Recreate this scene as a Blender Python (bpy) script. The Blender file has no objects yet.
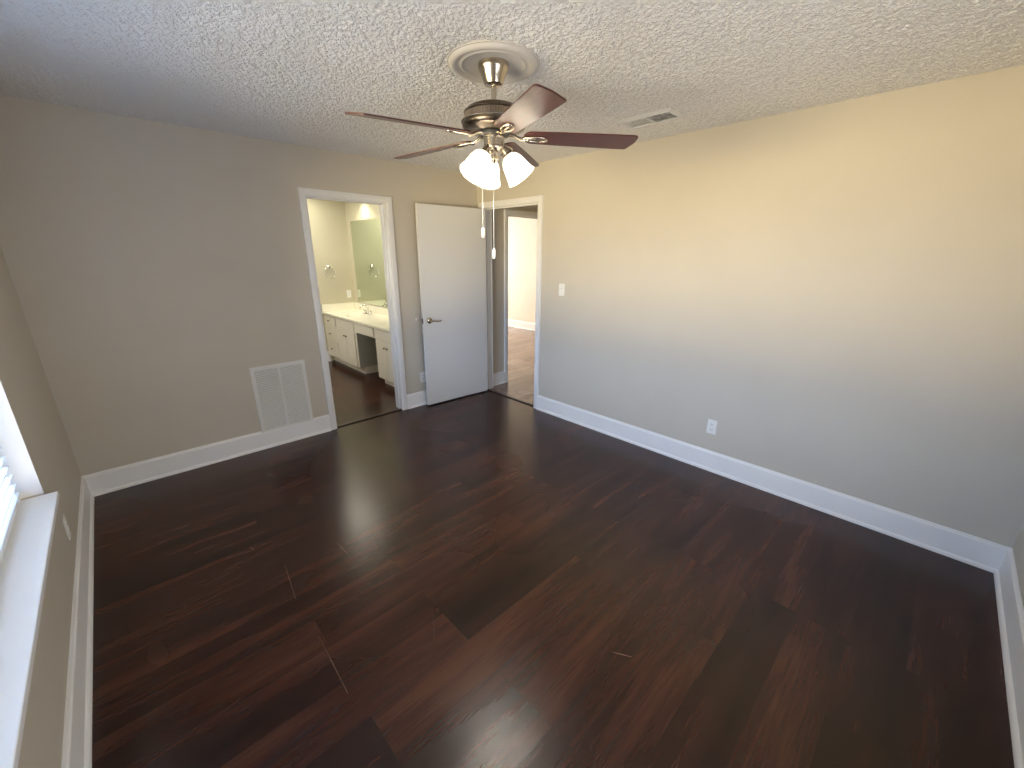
import bpy, bmesh, math, random
import numpy as np
from mathutils import Vector, Matrix

PI = math.pi
random.seed(7)
scene = bpy.context.scene
C = scene.collection

# ------------------------------------------------------------------ camera
cam_data = bpy.data.cameras.new('camera')
cam = bpy.data.objects.new('camera', cam_data)
C.objects.link(cam)
cam_data.sensor_fit = 'HORIZONTAL'
cam_data.sensor_width = 36.0
cam_data.lens = 410.93 * 36.0 / 1024.0
cam_data.clip_start = 0.02
cam_r = Vector((0.72052795, -0.69341039, 0.00463722))
cam_u = Vector((0.20587313, 0.22030063, 0.95345891))
cam_f = Vector((0.66215989, 0.68603911, -0.30148733))
m = Matrix(((cam_r.x, cam_u.x, -cam_f.x, 0.391655),
            (cam_r.y, cam_u.y, -cam_f.y, -3.830098),
            (cam_r.z, cam_u.z, -cam_f.z, 1.622436),
            (0, 0, 0, 1)))
cam.matrix_world = m
scene.camera = cam

# ------------------------------------------------------------------ exposure
vs = scene.view_settings
scene.display_settings.display_device = 'sRGB'
vs.view_transform = 'Standard'
vs.look = 'None'
vs.gamma = 1.0
vs.use_curve_mapping = False
vs.exposure = 0.0
cy = scene.cycles
cy.max_bounces = 10
cy.diffuse_bounces = 6
cy.glossy_bounces = 4
cy.transmission_bounces = 6
cy.transparent_max_bounces = 12
cy.caustics_reflective = False
cy.caustics_refractive = False
cy.sample_clamp_indirect = 30.0

# ------------------------------------------------------------------ world: blue sky above, sunlit ground below
SKY_STRENGTH = 21.0
world = bpy.data.worlds.new('world')
scene.world = world
world.use_nodes = True
wn, wl = world.node_tree.nodes, world.node_tree.links
wn.clear()
w_out = wn.new('ShaderNodeOutputWorld')
w_bg = wn.new('ShaderNodeBackground')
w_tc = wn.new('ShaderNodeTexCoord')
w_sep = wn.new('ShaderNodeSeparateXYZ')
w_map = wn.new('ShaderNodeMapRange')
w_map.inputs['From Min'].default_value = -1.0
w_map.inputs['From Max'].default_value = 1.0
w_ramp = wn.new('ShaderNodeValToRGB')
els = w_ramp.color_ramp.elements
els[0].position = 0.0
els[0].color = (0.75, 0.66, 0.50, 1)
els[1].position = 1.0
els[1].color = (0.46, 0.88, 1.85, 1)
for pos, col in ((0.30, (0.72, 0.62, 0.46, 1)), (0.365, (0.85, 0.68, 0.42, 1)), (0.41, (2.0, 1.54, 0.86, 1)), (0.470, (2.0, 1.54, 0.88, 1)),
                 (0.49, (0.30, 0.27, 0.24, 1)), (0.515, (0.50, 0.58, 0.78, 1)), (0.56, (0.74, 1.00, 1.52, 1))):
    e = els.new(pos)
    e.color = col
w_bg.inputs['Strength'].default_value = SKY_STRENGTH
wl.new(w_tc.outputs['Generated'], w_sep.inputs[0])
wl.new(w_sep.outputs['Z'], w_map.inputs['Value'])
wl.new(w_map.outputs['Result'], w_ramp.inputs['Fac'])
wl.new(w_ramp.outputs['Color'], w_bg.inputs['Color'])
wl.new(w_bg.outputs[0], w_out.inputs['Surface'])

# room dimensions (metres): back wall at y = 0, window wall at x = 0
W, D, H = 3.538, 4.363, 2.44
WIN = (-2.92, -1.235, 0.60, 2.12)     # y0, y1, z0, z1


def area_light(name, loc, direction, sx, sy, power, color, portal=False):
    d = bpy.data.lights.new(name, 'AREA')
    d.shape = 'RECTANGLE'
    d.size, d.size_y = sx, sy
    d.energy = power
    d.color = color
    d.cycles.is_portal = portal
    o = bpy.data.objects.new(name, d)
    C.objects.link(o)
    o.location = loc
    o.rotation_euler = Vector(direction).to_track_quat('-Z', 'Y').to_euler()
    return o


def point_light(name, loc, power, color, size=0.03, parent=None):
    d = bpy.data.lights.new(name, 'POINT')
    d.energy = power
    d.color = color
    d.shadow_soft_size = size
    o = bpy.data.objects.new(name, d)
    C.objects.link(o)
    o.location = loc
    o.parent = parent
    return o


# the bedroom window: a portal that guides the sky light
area_light('window_portal', (-0.20, (WIN[0] + WIN[1]) / 2, (WIN[2] + WIN[3]) / 2), (1, 0, 0), WIN[1] - WIN[0], WIN[3] - WIN[2], 1.0, (1, 1, 1), True)
# added fill lamp at the front wall behind the camera, brightens back wall and ceiling
area_light('front_fill_light', (1.5, -D + 0.03, 1.20), (0.05, 1, 0.22), 1.3, 1.1, 34.0, (0.95, 0.96, 1.0))
# added fill lamp at the far room's solid back wall, for assumed daylight
area_light('far_room_fill_light', (5.3, 5.85, 1.45), (0.15, -1, -0.05), 2.2, 1.5, 190.0, (1.0, 0.96, 0.88))
# assumed bathroom ceiling light, added above the view without a fixture
area_light('assumed_bathroom_light', (2.4, 1.95, 2.42), (0, 0, -1), 0.6, 1.1, 24.0, (1.0, 0.95, 0.78))

# added fill lamp at the unseen left bathroom wall, brightens the cabinet fronts
area_light('bathroom_fill_light', (0.93, 1.5, 1.5), (1, 0, -0.12), 1.0, 1.0, 20.0, (1.0, 0.97, 0.90))


# ------------------------------------------------------------------ materials
def mat(name):
    mt = bpy.data.materials.new(name)
    mt.use_nodes = True
    nt = mt.node_tree
    return mt, nt, nt.nodes['Principled BSDF']


def plain(name, col, rough=0.5, metal=0.0, var=0.03, scale=30.0, bump=0.0, bscale=120.0, coat=0.0, spec=0.5):
    """painted / metal surface with slight procedural variation"""
    mt, nt, b = mat(name)
    N, L = nt.nodes, nt.links
    tc = N.new('ShaderNodeTexCoord')
    nz = N.new('ShaderNodeTexNoise')
    nz.inputs['Scale'].default_value = scale
    L.new(tc.outputs['Object'], nz.inputs['Vector'])
    rp = N.new('ShaderNodeValToRGB')
    rp.color_ramp.elements[0].position = 0.3
    rp.color_ramp.elements[1].position = 0.7
    rp.color_ramp.elements[0].color = tuple(c * (1 - var) for c in col) + (1,)
    rp.color_ramp.elements[1].color = tuple(min(1, c * (1 + var)) for c in col) + (1,)
    L.new(nz.outputs['Fac'], rp.inputs['Fac'])
    L.new(rp.outputs['Color'], b.inputs['Base Color'])
    b.inputs['Roughness'].default_value = rough
    b.inputs['Metallic'].default_value = metal
    b.inputs['Coat Weight'].default_value = coat
    b.inputs['Specular IOR Level'].default_value = spec
    if bump:
        n2 = N.new('ShaderNodeTexNoise')
        n2.inputs['Scale'].default_value = bscale
        n2.inputs['Detail'].default_value = 3
        L.new(tc.outputs['Object'], n2.inputs['Vector'])
        bp = N.new('ShaderNodeBump')
        bp.inputs['Strength'].default_value = bump
        bp.inputs['Distance'].default_value = 0.002
        L.new(n2.outputs['Fac'], bp.inputs['Height'])
        L.new(bp.outputs['Normal'], b.inputs['Normal'])
    return mt


M = {}
M['wall'] = plain('greige_wall_paint', (0.585, 0.54, 0.46), 0.55, var=0.015, scale=3, bump=0.35, bscale=90, spec=0.4)
M['bath_wall'] = plain('bathroom_wall_paint', (0.55, 0.51, 0.38), 0.55, var=0.015, scale=3, bump=0.3, bscale=90)
M['far_wall'] = plain('far_room_wall_paint', (0.80, 0.75, 0.66), 0.6, var=0.01, scale=3)
M['trim'] = plain('white_trim_paint', (0.82, 0.82, 0.82), 0.38, var=0.015, scale=6)
M['door'] = plain('white_door_paint', (0.76, 0.76, 0.755), 0.42, var=0.01, scale=2)
M['plastic'] = plain('white_plastic', (0.83, 0.82, 0.79), 0.35, var=0.01)
M['socket'] = plain('grey_socket_slot', (0.10, 0.10, 0.10), 0.5)
M['grille'] = plain('white_grille_enamel', (0.76, 0.76, 0.74), 0.45, var=0.01)
M['duct_shade'] = plain('painted_duct_shade', (0.05, 0.045, 0.04), 0.7)  # near-black colour stands in for the darkness inside the vent
M['nickel'] = plain('brushed_nickel', (0.56, 0.50, 0.42), 0.24, 1.0, var=0.06, scale=60)
M['dark_nickel'] = plain('dark_antique_nickel', (0.20, 0.165, 0.13), 0.3, 1.0, var=0.15, scale=60)
M['chrome'] = plain('polished_chrome', (0.75, 0.75, 0.74), 0.12, 1.0, var=0.02)
M['aged_nickel'] = plain('aged_nickel', (0.36, 0.30, 0.24), 0.3, 1.0, var=0.1, scale=60)
M['grille_shade'] = plain('painted_grille_shade', (0.42, 0.42, 0.41), 0.6)  # grey painted in for the shade behind the grille louvers
M['black'] = plain('black_metal', (0.02, 0.018, 0.016), 0.45)
M['cabinet'] = plain('cream_cabinet_paint', (0.80, 0.76, 0.67), 0.42, var=0.01)
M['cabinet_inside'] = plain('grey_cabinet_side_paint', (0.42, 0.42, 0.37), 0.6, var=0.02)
M['counter'] = plain('cream_cultured_marble', (0.86, 0.83, 0.70), 0.18, var=0.03, scale=8)
M['slat'] = plain('white_blind_slat', (0.84, 0.86, 0.88), 0.4, var=0.01)
M['vinyl'] = plain('white_window_vinyl', (0.82, 0.83, 0.84), 0.4, var=0.01)
M['cord'] = plain('white_cord', (0.8, 0.8, 0.78), 0.6)
M['medallion'] = plain('medallion_plaster_white', (0.64, 0.60, 0.55), 0.55, var=0.02, scale=20)
M['scratch'] = plain('bare_fibre_scratch', (0.20, 0.13, 0.09), 0.6)
M['threshold'] = plain('dark_threshold_wood', (0.022, 0.010, 0.008), 0.3, var=0.2, scale=20)
M['bumper'] = plain('clear_grey_rubber', (0.62, 0.57, 0.53), 0.3)
M['mirror'] = plain('silvered_mirror', (0.72, 0.80, 0.68), 0.02, 1.0, var=0.0)


def popcorn():
    mt, nt, b = mat('popcorn_ceiling')
    N, L = nt.nodes, nt.links
    tc = N.new('ShaderNodeTexCoord')
    n1 = N.new('ShaderNodeTexNoise')
    n1.inputs['Scale'].default_value = 95
    n1.inputs['Detail'].default_value = 4
    n1.inputs['Roughness'].default_value = 0.55
    L.new(tc.outputs['Object'], n1.inputs['Vector'])
    v = N.new('ShaderNodeTexVoronoi')
    v.feature = 'SMOOTH_F1'
    v.inputs['Scale'].default_value = 120
    L.new(tc.outputs['Object'], v.inputs['Vector'])
    r1 = N.new('ShaderNodeMapRange')
    r1.inputs['From Min'].default_value = 0.36
    r1.inputs['From Max'].default_value = 0.66
    L.new(n1.outputs['Fac'], r1.inputs['Value'])
    mx = N.new('ShaderNodeMath')
    mx.operation = 'SUBTRACT'
    mul = N.new('ShaderNodeMath')
    mul.operation = 'MULTIPLY'
    mul.inputs[1].default_value = 0.55
    L.new(v.outputs['Distance'], mul.inputs[0])
    L.new(r1.outputs['Result'], mx.inputs[0])
    L.new(mul.outputs[0], mx.inputs[1])
    bp = N.new('ShaderNodeBump')
    bp.inputs['Strength'].default_value = 1.0
    bp.inputs['Distance'].default_value = 0.0035
    L.new(mx.outputs[0], bp.inputs['Height'])
    L.new(bp.outputs['Normal'], b.inputs['Normal'])
    b.inputs['Base Color'].default_value = (0.85, 0.83, 0.805, 1)
    b.inputs['Roughness'].default_value = 0.9
    b.inputs['Specular IOR Level'].default_value = 0.1
    return mt


M['ceiling'] = popcorn()


def wood_floor(name, tones):
    mt, nt, b = mat(name)
    N, L = nt.nodes, nt.links
    tc = N.new('ShaderNodeTexCoord')
    br = N.new('ShaderNodeTexBrick')
    br.inputs['Scale'].default_value = 1.0
    br.inputs['Brick Width'].default_value = 1.22
    br.inputs['Row Height'].default_value = 0.193
    br.inputs['Mortar Size'].default_value = 0.0011
    br.inputs['Mortar Smooth'].default_value = 0.1
    br.inputs['Bias'].default_value = 0.0
    br.offset = 0.37
    br.offset_frequency = 3
    br.squash = 1.0
    br.inputs['Color1'].default_value = (0, 0, 0, 1)
    br.inputs['Color2'].default_value = (1, 1, 1, 1)
    br.inputs['Mortar'].default_value = (0.5, 0.5, 0.5, 1)
    L.new(tc.outputs['Object'], br.inputs['Vector'])
    # shift the grain per plank
    sh = N.new('ShaderNodeVectorMath')
    sh.operation = 'MULTIPLY_ADD'
    sh.inputs[1].default_value = (3.7, 9.1, 5.3)
    L.new(br.outputs['Color'], sh.inputs[0])
    L.new(tc.outputs['Object'], sh.inputs[2])
    mp = N.new('ShaderNodeMapping')
    mp.inputs['Scale'].default_value = (0.75, 6.0, 1.0)
    L.new(sh.outputs[0], mp.inputs['Vector'])
    n1 = N.new('ShaderNodeTexNoise')
    n1.inputs['Scale'].default_value = 1.5
    n1.inputs['Detail'].default_value = 3
    n1.inputs['Roughness'].default_value = 0.5
    n1.inputs['Distortion'].default_value = 0.35
    L.new(mp.outputs[0], n1.inputs['Vector'])
    mp2 = N.new('ShaderNodeMapping')
    mp2.inputs['Scale'].default_value = (3.0, 60.0, 1.0)
    L.new(sh.outputs[0], mp2.inputs['Vector'])
    n2 = N.new('ShaderNodeTexNoise')
    n2.inputs['Scale'].default_value = 2.0
    n2.inputs['Detail'].default_value = 4
    L.new(mp2.outputs[0], n2.inputs['Vector'])
    # large smooth tone patches
    n3 = N.new('ShaderNodeTexNoise')
    n3.inputs['Scale'].default_value = 1.1
    n3.inputs['Detail'].default_value = 1
    L.new(tc.outputs['Object'], n3.inputs['Vector'])

    def mth(op, a, bb):
        k = N.new('ShaderNodeMath')
        k.operation = op
        for i, x in enumerate((a, bb)):
            if isinstance(x, (int, float)):
                k.inputs[i].default_value = x
            else:
                L.new(x, k.inputs[i])
        return k.outputs[0]

    t = mth('MULTIPLY', n1.outputs['Fac'], 0.50)
    t = mth('ADD', t, mth('MULTIPLY', n2.outputs['Fac'], 0.20))
    t = mth('ADD', t, mth('MULTIPLY', br.outputs['Color'], 0.07))
    t = mth('ADD', t, mth('MULTIPLY', n3.outputs['Fac'], 0.20))
    rp = N.new('ShaderNodeValToRGB')
    e = rp.color_ramp.elements
    e[0].position = 0.34
    e[0].color = tones[0]
    e[1].position = 0.62
    e[1].color = tones[1]
    k = e.new(0.44)
    k.color = tones[2]
    k = e.new(0.53)
    k.color = tones[3]
    L.new(t, rp.inputs['Fac'])
    seam = N.new('ShaderNodeMix')
    seam.data_type = 'RGBA'
    L.new(br.outputs['Fac'], seam.inputs[0])
    L.new(rp.outputs['Color'], seam.inputs[6])
    seam.inputs[7].default_value = (0.018, 0.010, 0.008, 1)
    L.new(seam.outputs[2], b.inputs['Base Color'])
    rr = N.new('ShaderNodeMapRange')
    rr.inputs['To Min'].default_value = 0.23
    rr.inputs['To Max'].default_value = 0.30
    L.new(n3.outputs['Fac'], rr.inputs['Value'])
    L.new(rr.outputs[0], b.inputs['Roughness'])
    b.inputs['Specular IOR Level'].default_value = 0.5
    h = mth('SUBTRACT', 1.0, br.outputs['Fac'])
    bp = N.new('ShaderNodeBump')
    bp.inputs['Strength'].default_value = 0.06
    bp.inputs['Distance'].default_value = 0.001
    L.new(h, bp.inputs['Height'])
    L.new(bp.outputs['Normal'], b.inputs['Normal'])
    return mt


M['floor'] = wood_floor('dark_laminate_planks', ((0.0085, 0.0020, 0.0013, 1), (0.082, 0.0260, 0.0140, 1), (0.0230, 0.0060, 0.0037, 1), (0.048, 0.0135, 0.0076, 1)))
M['hall_floor'] = wood_floor('pale_brown_laminate_planks', ((0.20, 0.135, 0.105, 1), (0.40, 0.29, 0.235, 1), (0.25, 0.175, 0.14, 1), (0.32, 0.225, 0.18, 1)))


def blade_wood():
    mt, nt, b = mat('cherry_blade_veneer')
    N, L = nt.nodes, nt.links
    tc = N.new('ShaderNodeTexCoord')
    mp = N.new('ShaderNodeMapping')
    mp.inputs['Scale'].default_value = (3, 45, 10)
    L.new(tc.outputs['Object'], mp.inputs['Vector'])
    n1 = N.new('ShaderNodeTexNoise')
    n1.inputs['Scale'].default_value = 2
    n1.inputs['Detail'].default_value = 5
    L.new(mp.outputs[0], n1.inputs['Vector'])
    rp = N.new('ShaderNodeValToRGB')
    rp.color_ramp.elements[0].position = 0.3
    rp.color_ramp.elements[0].color = (0.040, 0.007, 0.006, 1)
    rp.color_ramp.elements[1].position = 0.75
    rp.color_ramp.elements[1].color = (0.095, 0.017, 0.013, 1)
    L.new(n1.outputs['Fac'], rp.inputs['Fac'])
    L.new(rp.outputs['Color'], b.inputs['Base Color'])
    b.inputs['Roughness'].default_value = 0.42
    b.inputs['Coat Weight'].default_value = 0.5
    b.inputs['Coat Roughness'].default_value = 0.38
    return mt


M['blade'] = blade_wood()


def frosted(name, col, tw):
    mt, nt, b = mat(name)
    N, L = nt.nodes, nt.links
    out = N['Material Output']
    nz = N.new('ShaderNodeTexNoise')
    nz.inputs['Scale'].default_value = 35
    tr = N.new('ShaderNodeBsdfTranslucent')
    mc = N.new('ShaderNodeValToRGB')
    mc.color_ramp.elements[0].color = tuple(c * 0.95 for c in col) + (1,)
    mc.color_ramp.elements[1].color = tuple(col) + (1,)
    L.new(nz.outputs['Fac'], mc.inputs['Fac'])
    L.new(mc.outputs['Color'], tr.inputs['Color'])
    L.new(mc.outputs['Color'], b.inputs['Base Color'])
    b.inputs['Roughness'].default_value = 0.25
    mx = N.new('ShaderNodeMixShader')
    mx.inputs[0].default_value = tw
    L.new(b.outputs[0], mx.inputs[1])
    L.new(tr.outputs[0], mx.inputs[2])
    L.new(mx.outputs[0], out.inputs['Surface'])
    return mt


M['frost'] = frosted('frosted_shade_glass', (0.90, 0.89, 0.85), 0.75)


def bulb_mat():
    mt, nt, b = mat('lit_bulb_glass')
    nz = nt.nodes.new('ShaderNodeTexNoise')
    rp = nt.nodes.new('ShaderNodeValToRGB')
    rp.color_ramp.elements[0].color = (1.0, 0.86, 0.62, 1)
    rp.color_ramp.elements[1].color = (1.0, 0.92, 0.75, 1)
    nt.links.new(nz.outputs['Fac'], rp.inputs['Fac'])
    nt.links.new(rp.outputs['Color'], b.inputs['Emission Color'])
    b.inputs['Emission Strength'].default_value = 12.0
    return mt


M['bulb'] = bulb_mat()


def pane_glass():
    mt, nt, b = mat('window_pane_glass')
    N, L = nt.nodes, nt.links
    out = N['Material Output']
    tr = N.new('ShaderNodeBsdfTransparent')
    tr.inputs['Color'].default_value = (0.93, 0.95, 0.94, 1)
    gl = N.new('ShaderNodeBsdfGlossy')
    gl.inputs['Roughness'].default_value = 0.02
    fr = N.new('ShaderNodeFresnel')
    mx = N.new('ShaderNodeMixShader')
    L.new(fr.outputs[0], mx.inputs[0])
    L.new(tr.outputs[0], mx.inputs[1])
    L.new(gl.outputs[0], mx.inputs[2])
    L.new(mx.outputs[0], out.inputs['Surface'])
    return mt


M['glass'] = pane_glass()


# ------------------------------------------------------------------ mesh helpers
class MB:
    """collects shapes and links them as ONE mesh object"""

    def __init__(self):
        self.bm = bmesh.new()

    def face(self, vs):
        try:
            return self.bm.faces.new(vs)
        except ValueError:
            return None

    def poly(self, pts):
        return self.face([self.bm.verts.new(p) for p in pts])

    def box(self, x0, x1, y0, y1, z0, z1, bev=0.0, mtx=None):
        t = bmesh.new()
        v = [t.verts.new((x, y, z)) for x in (x0, x1) for y in (y0, y1) for z in (z0, z1)]
        for q in ((0, 1, 3, 2), (4, 6, 7, 5), (0, 4, 5, 1), (2, 3, 7, 6), (0, 2, 6, 4), (1, 5, 7, 3)):
            t.faces.new([v[i] for i in q])
        if bev:
            bmesh.ops.bevel(t, geom=t.edges[:], offset=bev, segments=2, profile=0.5, affect='EDGES')
        self.merge(t, mtx)
        return self

    def merge(self, t, mtx=None):
        if mtx is not None:
            bmesh.ops.transform(t, matrix=mtx, verts=t.verts[:])
        mp = {v: self.bm.verts.new(v.co) for v in t.verts}
        for f in t.faces:
            self.face([mp[v] for v in f.verts])
        t.free()

    def loft(self, rings, closed=True, caps=True):
        """rings: lists of points of equal length"""
        vr = [[self.bm.verts.new(p) for p in r] for r in rings]
        n = len(vr[0])
        for a, b in zip(vr[:-1], vr[1:]):
            for i in range(n if closed else n - 1):
                j = (i + 1) % n
                self.face([a[i], a[j], b[j], b[i]])
        if caps:
            self.face(list(reversed(vr[0])))
            self.face(vr[-1])
        return self

    def lathe(self, prof, n=40, mtx=None, flute=None):
        """prof: (r, z) pairs about the z axis; closed at both ends where r = 0"""
        t = bmesh.new()
        rings = []
        for r, z in prof:
            if r < 1e-6:
                rings.append([t.verts.new((0, 0, z))])
            else:
                rings.append([t.verts.new((r * math.cos(2 * PI * i / n), r * math.sin(2 * PI * i / n), z)) for i in range(n)])
        for a, b in zip(rings[:-1], rings[1:]):
            for i in range(n):
                j = (i + 1) % n
                if len(a) == 1 and len(b) == 1:
                    continue
                if len(a) == 1:
                    t.faces.new([a[0], b[j], b[i]])
                elif len(b) == 1:
                    t.faces.new([a[i], a[j], b[0]])
                else:
                    t.faces.new([a[i], a[j], b[j], b[i]])
        self.merge(t, mtx)
        return self

    def tube(self, pts, rad, n=10, closed=False):
        pts = [Vector(p) for p in pts]
        rads = rad if isinstance(rad, (list, tuple)) else [rad] * len(pts)
        rings = []
        prev = None
        cnt = len(pts)
        for i, p in enumerate(pts):
            if closed:
                d = pts[(i + 1) % cnt] - pts[i - 1]
            else:
                d = pts[min(i + 1, cnt - 1)] - pts[max(i - 1, 0)]
            d.normalize()
            if prev is None:
                a = Vector((0, 0, 1)) if abs(d.z) < 0.9 else Vector((1, 0, 0))
                u = d.cross(a).normalized()
            else:
                u = (prev - d * prev.dot(d)).normalized()
            prev = u
            v = d.cross(u)
            rings.append([p + (u * math.cos(2 * PI * k / n) + v * math.sin(2 * PI * k / n)) * rads[i] for k in range(n)])
        if closed:
            rings.append(rings[0])
        self.loft(rings, True, not closed)
        return self

    def build(self, name, material, parent=None, smooth=None, loc=None):
        bmesh.ops.remove_doubles(self.bm, verts=self.bm.verts[:], dist=1e-6)
        bmesh.ops.recalc_face_normals(self.bm, faces=self.bm.faces[:])
        me = bpy.data.meshes.new(name)
        self.bm.to_mesh(me)
        self.bm.free()
        me.materials.append(material)
        if smooth is not None:
            for p in me.polygons:
                p.use_smooth = True
            me.set_sharp_from_angle(angle=math.radians(smooth))
        o = bpy.data.objects.new(name, me)
        C.objects.link(o)
        o.parent = parent
        if loc is not None:
            o.location = loc
        return o


def struct(o, label=None):
    o['kind'] = 'structure'
    if label:
        o['label'] = label
    return o


def tag(o, label, cat, group=None):
    o['label'] = label
    o['category'] = cat
    if group:
        o['group'] = group
    return o


def thing(name, loc, label, cat, group=None, rot=None):
    o = bpy.data.objects.new(name, None)
    o.empty_display_size = 0.05
    C.objects.link(o)
    o.location = loc
    if rot is not None:
        o.rotation_euler = rot
    return tag(o, label, cat, group)


def copy_tree(o, parent=None):
    c = o.copy()
    C.objects.link(c)
    c.parent = parent
    for ch in list(o.children):
        copy_tree(ch, c)
    return c


def wall(name, material, ax, a0, a1, s0, s1, holes, z0=-0.1, z1=2.56):
    """slab normal to axis ax ('x' or 'y') from a0 to a1, spanning s0..s1, with rectangular holes (h0, h1, zb, zt)"""
    cuts = sorted({s0, s1, *[h[0] for h in holes], *[h[1] for h in holes]})
    zc = sorted({z0, z1, *[h[2] for h in holes], *[h[3] for h in holes]})
    mb = MB()
    ns, nz_ = len(cuts) - 1, len(zc) - 1
    solid = {}
    for i in range(ns):
        for j in range(nz_):
            mx, mz = (cuts[i] + cuts[i + 1]) / 2, (zc[j] + zc[j + 1]) / 2
            solid[i, j] = not any(h[0] < mx < h[1] and h[2] < mz < h[3] for h in holes)

    def P(a, s, z):
        return (a, s, z) if ax == 'x' else (s, a, z)
    for (i, j), sol in solid.items():
        if not sol:
            continue
        sa, sb, za, zb = cuts[i], cuts[i + 1], zc[j], zc[j + 1]
        mb.poly([P(a0, sa, za), P(a0, sb, za), P(a0, sb, zb), P(a0, sa, zb)])
        mb.poly([P(a1, sa, za), P(a1, sa, zb), P(a1, sb, zb), P(a1, sb, za)])
        if not solid.get((i - 1, j)):
            mb.poly([P(a0, sa, za), P(a0, sa, zb), P(a1, sa, zb), P(a1, sa, za)])
        if not solid.get((i + 1, j)):
            mb.poly([P(a0, sb, za), P(a1, sb, za), P(a1, sb, zb), P(a0, sb, zb)])
        if not solid.get((i, j - 1)):
            mb.poly([P(a0, sa, za), P(a1, sa, za), P(a1, sb, za), P(a0, sb, za)])
        if not solid.get((i, j + 1)):
            mb.poly([P(a0, sa, zb), P(a0, sb, zb), P(a1, sb, zb), P(a1, sa, zb)])
    return struct(mb.build(name, material))


# ------------------------------------------------------------------ the room shell
D1 = (1.724, 2.432, 2.070)      # bathroom doorway in the back wall: x0, x1, top
D2 = (-0.925, -0.095, 2.095)    # hall doorway in the right wall: y0, y1, top
D3 = (3.985, 4.80, 2.065)       # doorway from hall to far room: x0, x1, top
J = 0.018                       # jamb thickness

mb = MB()
mb.box(-0.14, 7.2, -4.49, 6.1, -0.10, 0.0)
fl = struct(mb.build('floor', M['floor']))
for (xa, ya), (xb, yb), wd in (((0.780, -1.652), (0.745, -1.946), 0.0022), ((0.752, -2.229), (0.740, -2.566), 0.0022), ((1.057, -1.668), (1.064, -1.800), 0.0020),
                               ((1.629, -3.173), (1.670, -3.244), 0.0035), ((0.679, -1.357), (0.690, -1.400), 0.0030)):
    mb = MB()
    d_ = Vector((xb - xa, yb - ya, 0)).normalized()
    n_ = Vector((-d_.y, d_.x, 0)) * wd / 2
    pa, pb = Vector((xa, ya, 0)), Vector((xb, yb, 0))
    base = [pa + n_ * 0.3, pa - n_ * 0.3, (pa + pb) / 2 - n_, pb - n_ * 0.4, pb + n_ * 0.4, (pa + pb) / 2 + n_]
    mb.loft([[p + Vector((0, 0, -0.0005)) for p in base], [p + Vector((0, 0, 0.0005)) for p in base]])
    mb.build('worn_scratch', M['scratch'], fl)


def popcorn_sheet(name, x0, x1, y0, y1, z, step, depth, thick):
    """ceiling slab whose underside is a fine grid of hanging lumps"""
    nx, ny = int((x1 - x0) / step) + 1, int((y1 - y0) / step) + 1
    rng = np.random.default_rng(5)

    def blur(sig):
        a = rng.standard_normal((ny, nx))
        fx, fy = np.fft.fftfreq(nx, step), np.fft.fftfreq(ny, step)
        g = np.exp(-2 * (PI * sig) ** 2 * (fx[None, :] ** 2 + fy[:, None] ** 2))
        a = np.fft.ifft2(np.fft.fft2(a) * g).real
        return a / a.std()
    h = 0.85 * blur(0.0036) + 0.40 * blur(0.0070)
    h = 1.0 / (1.0 + np.exp(-2.2 * (h - 0.1)))
    gx, gy = np.meshgrid(np.linspace(x0, x1, nx), np.linspace(y0, y1, ny))
    co = np.stack([gx, gy, z + 0.0015 - depth * h], -1).reshape(-1, 3)
    # keep the rim straight so that the slab closes
    co = np.concatenate([co, [[x0, y0, z + thick], [x1, y0, z + thick], [x1, y1, z + thick], [x0, y1, z + thick]]])
    k = np.arange((ny - 1) * (nx - 1))
    i = (k // (nx - 1)) * nx + k % (nx - 1)
    q = np.stack([i, i + nx, i + nx + 1, i + 1], -1)
    b = nx * ny
    q = np.concatenate([q, [[b, b + 1, b + 2, b + 3]]])
    me = bpy.data.meshes.new(name)
    me.vertices.add(len(co))
    me.vertices.foreach_set('co', co.astype(np.float32).ravel())
    me.loops.add(q.size)
    me.loops.foreach_set('vertex_index', q.astype(np.int32).ravel())
    me.polygons.add(len(q))
    me.polygons.foreach_set('loop_start', np.arange(0, q.size, 4, dtype=np.int32))
    me.polygons.foreach_set('use_smooth', np.ones(len(q), bool))
    me.update(calc_edges=True)
    me.materials.append(M['ceiling'])
    o = bpy.data.objects.new(name, me)
    C.objects.link(o)
    return struct(o)


popcorn_sheet('ceiling', -0.02, 3.56, -4.38, 0.02, H, 0.005, 0.0065, 0.10)
wall('wall_left', M['wall'], 'x', -0.14, 0.0, -4.49, 0.12, [(WIN[0], WIN[1], WIN[2] - 0.02, WIN[3])])
wall('wall_back', M['wall'], 'y', 0.0, 0.12, -0.0, 3.42, [(D1[0] - J, D1[1] + J, -0.1, D1[2] + J)])
wall('wall_right', M['wall'], 'x', W, W + 0.12, -4.49, 0.0, [(D2[0] - J, D2[1] + J, -0.1, D2[2] + J)])
wall('wall_front', M['wall'], 'y', -D - 0.12, -D, 0.0, W, [])
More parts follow.
